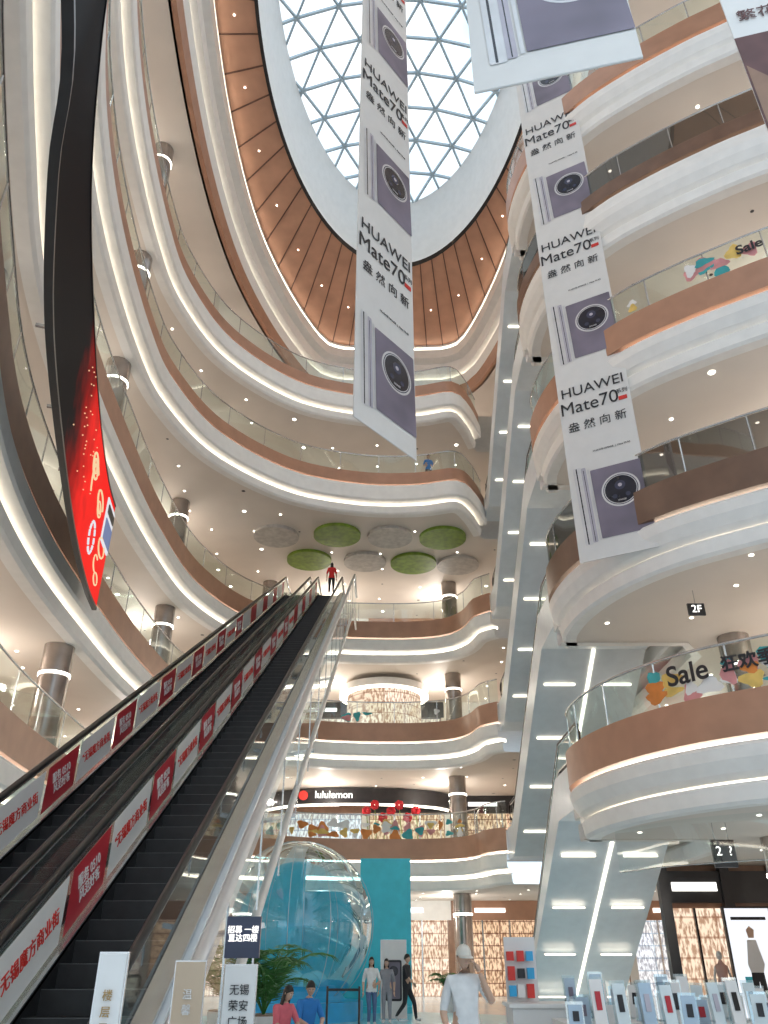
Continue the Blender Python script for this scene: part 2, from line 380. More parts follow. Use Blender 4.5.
def build_esc(mb,xc,y0,dirn,flat0,run,flat1,z0,z1,sw=1.0):
    L=esc_line(y0,dirn,flat0,run,flat1,z0,z1)
    n=int((z1-z0)/.2); dy=run/n; dz=(z1-z0)/n
    ys=y0+dirn*flat0
    x0,x1=xc-sw/2,xc+sw/2
    for i in range(n):
        a=ys+dirn*dy*i; b_=ys+dirn*dy*(i+1); z=z0+dz*i
        mb.face([(x0,a,z),(x1,a,z),(x1,a,z+dz),(x0,a,z+dz)],'step')
        mb.face([(x0,a,z+dz),(x1,a,z+dz),(x1,b_,z+dz),(x0,b_,z+dz)],'step')
        mb.box(((x0+x1)/2,a+dirn*.01,z+dz+.002),(sw,.016,.006),'stepn')
    loft(mb,offs([L[0],L[1]],.03),offs([L[0],L[1]],-.05),x0,x1,'steel'); loft(mb,offs([L[2],L[3]],.03),offs([L[2],L[3]],-.05),x0,x1,'steel')
    for sx in(-1,1):
        xi=xc+sx*sw/2; xo=xc+sx*(sw/2+.18)
        loft(mb,offs(L,.28),offs(L,-.1),min(xi,xi+sx*.06),max(xi,xi+sx*.06),'black')
        loft(mb,offs(L,.30),offs(L,.24),min(xi,xo),max(xi,xo),'steel')
        xg=xc+sx*(sw/2+.08)
        for a in range(3):
            mb.face([(xg,L[a][0],L[a][1]+.3),(xg,L[a+1][0],L[a+1][1]+.3),(xg,L[a+1][0],L[a+1][1]+1.05),(xg,L[a][0],L[a][1]+1.05)],'glass')
        H=[(xg,L[0][0]+0*dirn,L[0][1]+.45)]+[(xg,L[0][0]-dirn*.35*math.sin(t),L[0][1]+.77-.32*math.cos(t)) for t in (.8,1.6,2.4)]+[(xg,y,z+1.09) for y,z in L]+[(xg,L[3][0]+dirn*.35*math.sin(t),L[3][1]+.77+.32*math.cos(t)) for t in (.8,1.6,2.4)]+[(xg,L[3][0],L[3][1]+.45)]
        mb.tube(H,.045,'black',8)
        H=[(xg+.0,y,z+1.04) for y,z in L]; mb.tube(H,.028,'steel',6)
    return L
for k in range(5):
    e=empty('escalator_pair')
    mb=MB(); z0,z1=LV[k],LV[k+1]
    for xc in(5.85,7.6):
        L=build_esc(mb,xc,34.9,-1,1.5,9.0,2.4,z0,z1)
    mb2=MB()
    for xa,xb in((5.05,6.66),(6.8,8.4)):
        loft(mb2,offs(L,.05),[(y,z-(.0 if (k==0 and i<2) else 1.1)) for i,(y,z) in enumerate(L)],xa,xb,'escwhite')
    loft(mb2,offs(L,.0),[(y,z-(.0 if (k==0 and i<2) else 1.05)) for i,(y,z) in enumerate(L)],6.66,6.8,'escwhite')
    (ya,za),(yb,zb)=L[1],L[2]
    for i in range(4):
        f=(i+.6)/4.2; y=ya+(yb-ya)*f; z=za+(zb-za)*f-1.13*(1 if k else (.25+.75*f))
        for xx in(5.45,):
            mb2.box((xx+.35,y,z),(1.0,.07,.05),'dash')
            mb2.box((xx+2.2,y,z),(1.0,.07,.05),'dash')
    if k<2: mb2.bar((6.73,ya,za-(1.12 if k else .0)),(6.73,yb,zb-1.12),.06,.05,'dash')
    mb.obj('steps_and_balustrade',e); mb2.obj('truss_cladding',e)
e=empty('escalator_long')
mb=MB(); XA,XB=-2.6,-4.15
for xc in(XA,XB): Lf=build_esc(mb,xc,4.9,1,1.4,28.75,2.7,0,16.6)
mb.obj('steps_and_balustrade',e)
mb=MB(); 
Lt=[(y,z) for y,z in Lf]; Lbm=[(Lf[0][0],-.05),(Lf[1][0]+1.4,-.05),(Lf[2][0],Lf[2][1]-1.1),(Lf[3][0],Lf[3][1]-1.1)]
loft(mb,offs(Lt,-.22),Lbm,-4.85,-2.0,'escwhite')
loft(mb,offs(Lf,.22),offs(Lf,-.24),-2.04,-1.86,'escwhite')
for i in range(1,20,2):
    f=i/20; y=Lf[1][0]+28.75*f; z=16.6*f
    mb.bar((-2.0,y,z-.6),(-1.42,y,z-.5),.06,.06,'steel')
mb.obj('truss_cladding',e)
mb=MB()
for a in range(3):
    mb.face([(-1.42,Lf[a][0],max(.02,Lf[a][1]-.5)),(-1.42,Lf[a+1][0],max(.02,Lf[a+1][1]-.5)),(-1.42,Lf[a+1][0],Lf[a+1][1]+1.18),(-1.42,Lf[a][0],Lf[a][1]+1.18)],'glass2')
mb.tube([(-1.42,y,z+1.22) for y,z in Lf],.06,'railw',10)
mb.tube([(-1.42,y,max(.06,z-.52)) for y,z in Lf],.055,'railw',8)
for i in range(1,16):
    f=i/16; y=Lf[1][0]+28.75*f; z=16.6*f
    mb.bar((-1.42,y,z-.5),(-1.42,y,z+1.18),.02,.03,'steel')
mb.obj('glass_parapet',e)
mb=MB()
slope=math.atan2(16.6,28.75)
for xs,ph in((XB-.56,0),(XA-.56,1)):
    f=0.03*ph+.01; i=ph; cnt=0
    while f<.97:
        isred=i%2==0
        w=.034 if isred else .046
        f0=f; f1=min(.98,f+w); f+=w+.003; i+=1; cnt+=1
        y0_=Lf[1][0]+28.75*f0; y1_=Lf[1][0]+28.75*f1; za=16.6*f0; zb=16.6*f1
        m='red' if isred else 'pwhite'
        mb.face([(xs,y0_,za+.34),(xs,y1_,zb+.34),(xs,y1_,zb+.96),(xs,y0_,za+.96)],m)
        if cnt<16:
            ym=(y0_+y1_)/2; zm=(za+zb)/2+.65
            t=text('\u201c\u65e0\u9521\u9b54\u65b9\u5546\u4e1a\u8857' if m=='pwhite' else '\u670d\u52a1 0510\n\u98ce\u8303\u597d\u5ba2',.17 if m=='pwhite' else .15,'redink' if m=='pwhite' else 'pwhite',e,(xs+.006,ym,zm),(0,0,0),name='panel_lettering')
            t.rotation_euler=Matrix(((0,0,1),(math.cos(slope),-math.sin(slope),0),(math.sin(slope),math.cos(slope),0))).to_euler()
mb.obj('advert_panels',e)
# ---------------------------------------------------------------- LED ribbon screen
SP=catmull([(-2.5,2.5),(-3.2,4.8),(-3.9,6.3),(-4.9,8.9),(-5.9,12.2),(-6.8,15.5),(-7.45,18.3),(-7.7,19.8)],.3); SN=normals(SP)
m=bpy.data.materials.new('led_screen'); m.use_nodes=True; nt=m.node_tree; nt.nodes.remove(nt.nodes['Principled BSDF'])
geo=nt.nodes.new('ShaderNodeNewGeometry'); sep=nt.nodes.new('ShaderNodeSeparateXYZ'); nt.links.new(geo.outputs['Position'],sep.inputs[0])
nz=nt.nodes.new('ShaderNodeTexNoise'); nz.inputs['Scale'].default_value=1.2; nz.inputs['Detail'].default_value=6
mul=nt.nodes.new('ShaderNodeMath'); mul.operation='MULTIPLY_ADD'; mul.inputs[1].default_value=3.; nt.links.new(nz.outputs['Fac'],mul.inputs[0]); nt.links.new(sep.outputs['Y'],mul.inputs[2])
nt.links.new(geo.outputs['Position'],nz.inputs['Vector'])
mr=nt.nodes.new('ShaderNodeMapRange'); mr.inputs[1].default_value=13.6; mr.inputs[2].default_value=17.2; nt.links.new(mul.outputs[0],mr.inputs[0])
r=nt.nodes.new('ShaderNodeValToRGB'); r.color_ramp.elements[0].color=(.006,.006,.007,1); r.color_ramp.elements[1].color=(.95,.02,.015,1)
q=r.color_ramp.elements.new(.35); q.color=(.2,.006,.006,1)
em=nt.nodes.new('ShaderNodeEmission'); nt.links.new(mr.outputs[0],r.inputs[0]); nt.links.new(r.outputs[0],em.inputs[0]); em.inputs[1].default_value=1.0
gl=nt.nodes.new('ShaderNodeBsdfGlossy'); gl.inputs[0].default_value=(.05,.05,.05,1); gl.inputs['Roughness'].default_value=.3
ad=nt.nodes.new('ShaderNodeAddShader'); nt.links.new(em.outputs[0],ad.inputs[0]); nt.links.new(gl.outputs[0],ad.inputs[1]); nt.links.new(ad.outputs[0],nt.nodes['Material Output'].inputs[0])
M['led']=m; M['gold']=emat('screen_gold',(1,.7,.4),.95); M['ledwhite']=emat('screen_white',(.9,.9,.95),.9); M['ledblue']=emat('screen_blue',(.25,.3,.5),.8)
zb,zt=9.75,12.95
mb=MB()
sweep(mb,SP,SN,[(0,zb+.08),(0,zt-.05)],0,'led')
sweep(mb,SP,SN,[(0,zb+.08),(.02,zb+.08),(.02,zb),(-.1,zb),(-.1,zt),(.02,zt),(.02,zt-.05)],0,'dark')
p,n=SP[-1],SN[-1]; mb.face([(p.x,p.y,zb),(p.x,p.y,zt),(p.x-n.x*.1,p.y-n.y*.1,zt),(p.x-n.x*.1,p.y-n.y*.1,zb)],'dark')
def onscr(sfrac,zz,o=.02):
    i=int(sfrac*(len(SP)-1)); i=min(i,len(SP)-1); p=SP[i];n=SN[i]; return Vector((p.x+n.x*o,p.y+n.y*o,zz)),Vector((-n.y,n.x,0))
def scr_ring(sf,zz,r,m,w=.05,a0=0,a1=6.283,sq=1.):
    c,t=onscr(sf,zz); pts=[c+t*math.cos(a0+(a1-a0)*i/24)*r+Vector((0,0,1))*math.sin(a0+(a1-a0)*i/24)*r*sq for i in range(25)]; mb.tube(pts,w,m,5)
for q in range(12):
    scr_ring(.865,10.75,.40+.03*math.sin(q),'ledwhite',.03,q*.52,q*.52+.4)
scr_ring(.80,12.0,.45,'gold',.025,0,6.28,.6); scr_ring(.80,12.0,.25,'gold',.02,0,6.28,.6); scr_ring(.82,11.7,.5,'gold',.02,1,4)
scr_ring(.88,11.9,.5,'gold',.025,0,5,.5); scr_ring(.88,11.7,.3,'gold',.02,0,6.28,.6); scr_ring(.95,11.2,.4,'gold',.025,0,6.28,.6); scr_ring(.94,10.6,.3,'gold',.02,1,5,.7); scr_ring(.96,10.3,.25,'gold',.02,0,6.28,.6)
for i in range(34):
    c,t=onscr(random.uniform(.6,.8),random.uniform(10.5,12.8)); mb.box(c,(.02,.02,.02),'gold')
c,t=onscr(.975,12.0); R=Matrix((t,Vector((t.y,-t.x,0)),Vector((0,0,1)))).transposed(); mb.box(c,(1.0,.04,1.3),'ledwhite',R); mb.box(c+Vector((.02,0,-.25)),(.85,.05,.6),'ledblue',R); mb.box(c+Vector((.02,-.0,.35)),(.8,.05,.25),'dark',R)
for i in range(30,len(SP),8):
    p,n=SP[i],SN[i]; mb.bar((p.x-n.x*.1,p.y-n.y*.1,11.8),(p.x-n.x*.8,p.y-n.y*.8,11.8),.06,.06,'steel')
mb.obj('led_ribbon_screen')
# ---------------------------------------------------------------- banners
def roundrect(mb,x0,x1,z0,z1,r,y,m,shear=0.):
    P=[]
    for cx,cz,a0 in((x1-r,z1-r,0),(x0+r,z1-r,90),(x0+r,z0+r,180),(x1-r,z0+r,270)):
        for i in range(6):
            a=math.radians(a0+18*i); P.append((cx+r*math.cos(a)+shear*(cz-z0),y,cz+r*math.sin(a)))
    mb.face(P[::-1],m)
def vdisc(mb,x,z,r,y,m,n=40):
    mb.face([(x+r*math.cos(2*math.pi*i/n),y,z+r*math.sin(2*math.pi*i/n)) for i in range(n)][::-1],m)
M['lens']=mat('lens_print',(.015,.016,.03),.25,noise=.3); M['lens2']=mat('lens_inner_print',(.05,.055,.10),.25,noise=.2)
def banner(left,right,zbot,length):
    l=Vector((*left,zbot)); r_=Vector((*right,zbot)); W=(r_-l).length; ang=math.atan2(r_.y-l.y,r_.x-l.x)
    e=empty('hanging_banner',l,(0,0,ang)); mb=MB()
    mb.box((W/2,0,length/2),(W,.02,length),'banner'); mb.cyl((0,0,0),(W,0,0),.018,'banner',8); mb.cyl((0,0,length),(W,0,length),.03,'steel',8)
    for x in(.1,W-.1): mb.cyl((x,0,length),(x,0,CEIL-zbot),.01,'steel',6)
    n=int(length/5.6)+1
    y=-.02
    for k in range(n):
        zz=5.6*k
        if zz+2.8>length: break
        sh=-.03
        for j,(a,b_,m_,t_) in enumerate(((.20,.40,'silver',2.62),(.27,.30,'lens',2.60),(.40,.52,'lav2',2.58),(.45,.465,'lens',2.5),(.55,.60,'silver',2.50),(.62,W-.0,'lav',2.45))):
            roundrect(mb,a,b_,zz+.40+.02*j,zz+t_,.03 if b_-a>.05 else .004,y-.001*j,m_,sh)
        vdisc(mb,1.24,zz+1.72,.47,y-.008,'silver'); vdisc(mb,1.24,zz+1.72,.425,y-.010,'lens2'); vdisc(mb,1.24,zz+1.72,.405,y-.012,'silver'); vdisc(mb,1.24,zz+1.72,.385,y-.014,'lens')
        vdisc(mb,1.24,zz+1.84,.13,y-.016,'lens2'); vdisc(mb,1.24,zz+1.84,.05,y-.018,'lav2'); vdisc(mb,1.08,zz+1.55,.06,y-.016,'lens2'); vdisc(mb,1.40,zz+1.55,.06,y-.016,'lens2')
        text('XMAGE',.06,'silver',e,(1.24,y-.018,zz+1.42),(math.pi/2,0,0))
        if zz+5.6<=length:
            R=(math.pi/2,0,0)
            text('HUAWEI',.44,'ink',e,(W/2,y-.01,zz+5.0),R,sx=1.0)
            text('Mate70',.56,'ink',e,(W/2-.14,y-.01,zz+4.48),R,sx=.93)
            text('\u7cfb\u5217',.15,'ink',e,(W/2+.74,y-.01,zz+4.60),R)
            mb.box((W/2+.74,y-.004,zz+4.38),(.22,.005,.12),'redink')
            text('\u76ce \u7136 \u5411 \u65b0',.32,'ink',e,(W/2,y-.01,zz+3.85),R)
            text('HUAWEI XMAGE  |  Mate 70 RS',.07,'ink',e,(W/2+.25,y-.01,zz+3.0),R)
    mb.obj('banner_cloth',e)
banner((-.547,11.4),(.62,12.85),10.0,21)
banner((4.75,17.4),(6.4,16.5),10.0,21)
banner((1.0,5.4),(2.75,5.0),10.0,14)
l=Vector((4.44,5.86,9.6)); ang=-.25
M['maroon']=mat('maroon_print',(.14,.06,.06),.5,noise=.6,nscale=1.5)
mb=MB(); mb.box((.95,0,4),(1.9,.02,8),'pwhite'); mb.box((.95,-.012,1.1),(1.9,.01,2.2),'maroon'); 
hp=[(0,0),(1.86,0),(1.86,1.9),(1.5,1.5),(1.2,2.1),(.8,1.4),(.5,1.8),(.2,1.3),(0,1.6)]
mb.face([(x+.02,-.02,z+.02) for x,z in hp][::-1],'wood')
e=mb.obj('scenic_banner',None,l,(0,0,ang)); text('\u7e41\u82b1 \u6885\u6751',.24,'maroon',e,(.62,-.03,2.6),(math.pi/2,0,0))
mb=MB()
for x,y,r_,m_ in((-2.3,34.6,1.15,'green'),(2.9,34.9,1.15,'green'),(-3.9,37.4,1.15,'green'),(1.55,37.8,1.2,'green'),(-5.3,34.7,1.1,'greyd'),(.3,34.8,1.1,'greyd'),(-1.0,37.6,1.1,'greyd'),(3.9,38,1.1,'greyd')):
    mb.cyl((x,y,LV[4]-1.96),(x,y,LV[4]-2.12),r_,m_,40)
mb.obj('ceiling_disc_cluster')
# ---------------------------------------------------------------- ground scene: bubble
M['bubble']=glassmat('bubble_vinyl',(.66,.90,.97),.08,.05)
e=empty('inflatable_bubble_dome',(-2.85,29,0)); mb=MB(); mb.sph((0,0,2.6),2.5,'bubble',24); mb.obj('clear_shell',e)
mb=MB(); mb.cyl((0,0,0),(0,0,.5),2.2,'bluepool',40); mb.cyl((0,0,.5),(0,0,.9),1.7,'bluepool',40,1.3)
for i in range(9):
    a=random.uniform(0,6.28); rr=random.uniform(0,1.1); mb.sph((rr*math.cos(a),rr*math.sin(a),.9),random.uniform(.3,.45),'palecyan',8)
for k in range(6):
    a=k*math.pi/6; mb.tube([(2.505*math.sin(t)*math.cos(a),2.505*math.sin(t)*math.sin(a),2.6+2.505*math.cos(t)) for t in [math.pi*2*i/40 for i in range(41)]],.010,'frame',4)
mb.obj('blue_base',e)
mb=MB(); mb.box((-4.2,32.3,2.45),(2.6,.15,4.9),'cyan'); mb.box((.05,32.3,2.45),(1.85,.15,4.9),'cyan'); mb.box((-1.9,32.5,1.9),(2.2,.1,3.8),'cyan')
mb.box((-4.2,32.4,.1),(2.6,.8,.2),'cyan'); mb.box((.05,32.4,.1),(1.85,.8,.2),'cyan'); mb.obj('cyan_display_wall')
mb=MB(); mb.disc((-.8,28.0,.006),6.0,'palecyan',48,ry=5); mb.obj('blue_floor_mat')
e=empty('curved_shop_sign'); mb=MB(); P=catmull([(-6.2,44.9),(-5,43.8),(-2.5,43.2),(.5,43.4),(2.6,44.2),(3.6,45.2)],.4); N=normals(P)
sweep(mb,P,N,[(-.3,9.4),(0,9.4),(0,8.65),(-.3,8.65)],0,'dark'); sweep(mb,P,N,[(-.1,8.64),(-.2,8.55)],0,'cove'); mb.obj('dark_band',e)
text('lululemon',.5,'sign',e,(-2.6,43.1,9.03),(math.pi/2,0,0),bold=.006)
mb=MB(); mb.cyl((-4.2,43.3,9.03),(-4.2,43.25,9.03),.24,'redink',24); mb.obj('round_logo',e)
M['flower']=mat('red_flower',(.55,.01,.02),.5,noise=.3)
mb=MB()
for i in range(7):
    x=-.9+i*.42; z=8.2+.35*math.sin(i*2.1); mb.tube([(x,43.0,6.2),(x+.1,43.0,7.2),(x,42.95,z)],.02,'green',5)
    for j in range(7):
        a=j*.9; mb.sph((x+.13*math.cos(a),42.9,z+.13*math.sin(a)),.12,'flower',5,(1,.5,1))
mb.obj('flower_display')
e=empty('oval_shop_kiosk'); mb=MB()
for zz,r_,m_ in((11.4,2.2,'white'),(14.0,2.4,'white')):
    mb.cyl((0,42.6,zz),(0,42.6,zz+.4),r_,m_,40)
mb.cyl((0,42.6,11.8),(0,42.6,14.0),2.0,SE[1],40); mb.cyl((0,42.6,13.96),(0,42.6,14.0),2.42,'cove',40); mb.obj('kiosk_body',e)
DC=[mat('decal_orange',(.75,.25,.05),.5,noise=.2),mat('decal_teal',(.05,.40,.42),.5,noise=.2),mat('decal_yellow',(.8,.55,.15),.5,noise=.2),mat('decal_pink',(.7,.3,.3),.5,noise=.2),M['pwhite']]
def decals(path,z,i0,i1,n,seed,parentname='railing_sale_decal',txt=()):
    rnd=random.Random(seed); e=empty(parentname); mb=MB(); N=normals(path)
    for _ in range(n):
        i=rnd.randint(i0,i1); p=path[i]; nn=N[i]; t=Vector((-nn.y,nn.x)); w=rnd.uniform(.2,.55); h=rnd.uniform(.12,.5); zz=z+rnd.uniform(.25,.8); o=rnd.uniform(.0,.03)
        pts=[]
        for a in range(14):
            an=2*math.pi*a/14; rr=1+.25*math.sin(3*an+i); q=p+nn*(-.04+o)+t*w*math.cos(an)*.5*rr; pts.append((q.x,q.y,zz+h*.5*math.sin(an)*rr))
        mb.face(pts,DC[rnd.randrange(5)])
    mb.obj('decal_print',e)
    for i,s_,b_ in txt:
        p=path[i];nn=N[i]; ang=math.atan2(-nn.y,-nn.x)-math.pi/2
        text(b_,s_,'ink',e,(p.x+nn.x*.02,p.y+nn.y*.02,z+.68),(math.pi/2,0,ang),bold=.01)
A1,B1,C1=level_path(1)
ci=[i for i,p in enumerate(C1) if p.x>5.6][0]; cj=[i for i,p in enumerate(C1) if p.x>9.0][0]
decals(C1,LV[1],ci+1,cj,44,1,txt=((ci+3,.6,'Sale'),(ci+6,.36,'\u72c2\u6b22\u5b63')))
decals(C1,LV[3],ci+4,cj+3,14,2,txt=((cj,.4,'Sale'),))
ai=[i for i,p in enumerate(A1) if p.y>36.5][0]; aj=[i for i,p in enumerate(A1) if p.x>3.3 and p.y>30][0]
decals(A1,LV[1],ai,aj,50,3); decals(A1,LV[2],ai+8,aj,5,5)
# ---------------------------------------------------------------- right ground-floor shop
mb=MB(); Y0=27.5
mb.box((12.2,Y0+.3,2.12),(7.0,.2,4.24),'wood')
mb.box((9.6,Y0+.1,1.5),(1.9,.1,3.0),SE[1]); mb.box((9.6,Y0,1.5),(.06,.1,3.0),'dark')
mb.box((11.5,Y0+.1,1.5),(1.3,.1,3.0),'pwhite'); mb.box((13.6,Y0+.1,1.6),(2.0,.1,3.2),SE[2])
mb.box((12.1,Y0+.05,3.6),(6.8,.2,.9),'dark'); mb.box((9.7,Y0-.08,3.6),(1.4,.04,.25),'sign'); 
for x in(8.75,10.7,12.3,14.9): mb.box((x,Y0,2.1),(.3,.3,4.2),'dark')
mb.obj('shopfront_boutique')
M['dress']=mat('pink_dress',(.75,.45,.38),.6,noise=.2); M['skin']=mat('skin',(.62,.40,.29),.5,noise=.06)
def dress_form(name,x,y,z,m):
    mb=MB(); rows=[]
    for h,r_ in((.5,.26),(.9,.2),(1.15,.14),(1.3,.17),(1.45,.19),(1.52,.08),(1.6,.05)):
        rows.append([(x+r_*math.cos(a),y+.7*r_*math.sin(a),z+h) for a in [2*math.pi*i/16 for i in range(16)]])
    mb.grid(rows,m,True,True); mb.sph((x,y,z+1.72),.1,'pwhite',8,(.85,1,1.2)); mb.cyl((x,y,z),(x,y,z+.5),.02,'steel',8); mb.cyl((x,y,z),(x,y,z+.03),.18,'steel',16)
    for sx in(-1,1): mb.tube([(x+sx*.17,y,z+1.43),(x+sx*.24,y,z+1.15),(x+sx*.22,y-.05,z+.9)],.035,'pwhite',8)
    mb.obj(name)
dress_form('dress_mannequin',9.9,26.9,0,'dress')
M['lightbox']=emat('lightbox_white',(.92,.95,1),1.1)
mb=MB(); mb.box((10.4,25.6,1.5),(1.35,.14,2.9),'dark'); mb.box((10.4,25.52,1.5),(1.25,.02,2.8),'lightbox'); mb.box((10.4,25.6,.03),(1.5,.5,.06),'dark')
for pts,m_ in(([(10.25,2.1),(10.5,2.1),(10.62,1.5),(10.55,1.3),(10.2,1.3),(10.15,1.5)],'pwhite'),([(10.2,1.3),(10.55,1.3),(10.6,.4),(10.45,.4),(10.38,1.1),(10.3,.4),(10.15,.4)],'ink'),([(10.3,2.15),(10.46,2.15),(10.5,2.35),(10.38,2.45),(10.27,2.35)],'skin'),([(9.9,2.6),(10.9,2.6),(10.9,2.68),(9.9,2.68)],'ink'),([(10.0,.9),(10.2,.9),(10.2,1.2),(10.0,1.2)],'cyan')):
    mb.face([(x,25.50,z) for x,z in pts],m_)
mb.obj('lightbox_poster')
mb=MB(); mb.box((11.3,22.5,2.1),(.9,.9,4.2),'copper'); mb.obj('copper_pier')
e=empty('hanging_direction_sign'); mb=MB(); mb.box((7.35,18.6,3.62),(.5,.06,.55),'dark'); mb.cyl((7.2,18.6,3.8),(7.2,18.6,4.25),.01,'steel'); mb.cyl((7.5,18.6,3.8),(7.5,18.6,4.25),.01,'steel'); mb.obj('sign_body',e)
text('2  ?',.26,'sign',e,(7.35,18.56,3.66),(math.pi/2,0,0))
e=empty('hanging_floor_sign'); mb=MB(); mb.box((7.5,17.8,8.95),(.4,.06,.3),'dark'); mb.cyl((7.5,17.8,9.1),(7.5,17.8,9.45),.01,'steel'); mb.obj('sign_body',e)
text('2F',.26,'sign',e,(7.5,17.76,8.95),(math.pi/2,0,0))
mb=MB()
P=catmull([(5.4,19.9),(6.1,18.4),(7.4,17.2),(9.6,16.0),(11.6,14.6)],.5); N=normals(P); sweep(mb,P,N,[(0,3.35),(0,4.24)],0,'glass2'); mb.tube([(p.x,p.y,3.35) for p in P],.015,'steel',5); mb.obj('smoke_baffle_glass')
# ---------------------------------------------------------------- display tables bottom right
e=empty('phone_display_table'); mb=MB()
for yy,x0,x1 in((11.0,2.0,5.6),(13.0,2.4,6.6)):
    mb.box(((x0+x1)/2,yy,.86),(x1-x0,.9,.08),'pwhite')
    for x in(x0+.2,(x0+x1)/2,x1-.2): mb.box((x,yy,.41),(.5,.6,.82),'pwhite')
mb.obj('table',e)
mb=MB(); rnd=random.Random(4)
M['acryl']=glassmat('acrylic',(.9,.95,.97),.2)
CARD=[M['pwhite'],mat('card_blue',(.45,.58,.70),.4,noise=.1),mat('card_pale',(.7,.78,.8),.4,noise=.1),M['lav2'],M['pwhite'],M['pwhite']]
for yy,x0,x1,n in((10.8,2.1,5.5,13),(11.3,2.2,5.5,9),(12.8,2.5,6.4,13),(13.3,2.5,6.4,9)):
    for i in range(n):
        x=x0+(x1-x0)*(i+.5)/n+rnd.uniform(-.05,.05); h=rnd.uniform(.25,.56)
        R=Matrix.Rotation(rnd.uniform(-.5,.5),3,'Z')@Matrix.Rotation(-.12,3,'X')
        mb.box((x,yy,.9+h/2),(.16,.015,h),CARD[rnd.randrange(6)],R); mb.box((x,yy+.03,.9+h/2),(.2,.01,h+.06),'acryl',R)
        mb.box((x,yy,.91),(.2,.14,.02),'acryl')
        if rnd.random()<.7:
            mb.box((x,yy-.012,.9+h*.6),(.07,.006,h*.35),['ink','lav','lav2','step','red'][rnd.randrange(5)],R)
            mb.box((x,yy-.012,.9+h*.25),(.11,.006,h*.06),'lav',R)
mb.obj('placards',e)
mb=MB(); 
mb.box((2.45,14.6,.5),(1.0,.8,1.0),'pwhite'); mb.box((2.45,14.6,1.02),(1.1,.9,.05),'white')
mb.box((2.2,14.75,1.5),(.5,.05,.9),'pwhite')
rnd=random.Random(9)
for i in range(9):
    mb.box((2.03+.14*(i%3)+rnd.uniform(-.02,.02),14.6,1.2+.24*(i//3)),(.11,.08,rnd.uniform(.12,.2)),['redink','bluepool','pwhite','ink'][rnd.randrange(4)])
mb.obj('sales_counter')
def board_sign(name,x,y,w,h,m,txt,sz,col='ink',z0=0.02,rz=0.):
    e=empty(name,(x,y,0),(0,0,rz)); mb=MB(); mb.box((0,0,.015),(w+.08,.28,.03),'steel'); mb.box((0,0,z0+.03+h/2),(w,.04,h),m)
    mb.box((0,.0,z0+.03+h/2),(w+.015,.02,h+.015),'steel'); mb.obj('board',e)
    for i,t in enumerate(txt): text(t,sz,col,e,(0,-.03,h*.92-i*sz*1.35),(math.pi/2,0,0))
    return e
M['goldink']=mat('gold_ink',(.45,.28,.1),.4,noise=.1); M['navy']=mat('navy_panel',(.02,.03,.07),.3,noise=.1); M['tan']=mat('tan_panel',(.55,.42,.30),.5,noise=.1)
board_sign('totem_sign',-1.33,4.5,.13,1.62,'pwhite',['\u697c','\u5c42','\u5bfc','\u89c6','\u56fe'],.05,'goldink')
e=board_sign('information_stand',-1.15,7.4,.25,1.55,'pwhite',['\u65e0\u9521','\u8363\u5b89','\u5e7f\u573a','1F-4F','\u2192'],.08)
mb=MB(); mb.box((0,-.03,1.80),(.28,.05,.30),'navy'); mb.obj('screen',e); text('\u62db\u52df \u4e00\u697c\n\u76f4\u8fbe\u56db\u697c',.06,'sign',e,(0,-.06,1.82),(math.pi/2,0,0))
board_sign('wood_notice_board',-1.2,5.7,.18,1.58,'tan',['\u6e29','\u99a8'],.06,'pwhite')
e=board_sign('phone_poster_stand',.30,28.6,.8,2.1,'pwhite',[],.2)
mb=MB(); roundrect(mb,-.25,.25,.5,1.6,.06,-.035,'ink'); roundrect(mb,-.2,.2,.56,1.54,.04,-.037,'lav'); vdisc(mb,0,1.3,.14,-.04,'lens'); mb.obj('poster_print',e)
mb=MB()
for x,y in((-.65,24.5),(-1.5,24.6)):
    mb.cyl((x,y,0),(x,y,.03),.16,'dark'); mb.cyl((x,y,0),(x,y,1.0),.03,'dark'); 
mb.bar((-.65,24.5,.92),(-1.5,24.6,.92),.02,.06,'dark'); mb.obj('stanchion_barrier')
M['leaf']=mat('palm_leaf',(.05,.20,.04),.5,noise=.4,nscale=6)
def palm(x,y,s=1.,seed=0):
    rnd=random.Random(seed); mb=MB(); mb.cyl((x,y,0),(x,y,.4*s),.2*s,'pwhite',20,.26*s); mb.cyl((x,y,.38*s),(x,y,.41*s),.24*s,'wood',20)
    for i in range(18):
        a=rnd.uniform(0,6.28); L=rnd.uniform(.7,1.1)*s; el=rnd.uniform(1.0,1.45); pts=[]
        for t in range(9):
            f=t/8; hr=L*f*math.cos(el)+L*.40*f*f; z=.4*s+L*f*math.sin(el)*1.15-L*.5*f**3
            pts.append(Vector((x+hr*math.cos(a),y+hr*math.sin(a),z)))
        mb.tube(pts,.01*s,'leaf',4)
        side=Vector((-math.sin(a),math.cos(a),0))
        for t in range(2,9):
            p=pts[t]; d=(pts[t]-pts[t-1]).normalized(); l=.26*s*(1-abs(t/8-.55))
            for sx in(-1,1):
                for q in(0,.5):
                    b_=p-d*q*.1; tip=b_+side*sx*l+d*l*.6-Vector((0,0,.06*s)); mb.face([b_,b_+d*.03+side*sx*l*.4,tip,b_-d*.01+side*sx*l*.4],'leaf')
    mb.obj('potted_palm')
palm(-2.35,18.3,1.7,1); palm(-3.3,19.8,1.7,2); palm(2.4,33.5,1.1,3)
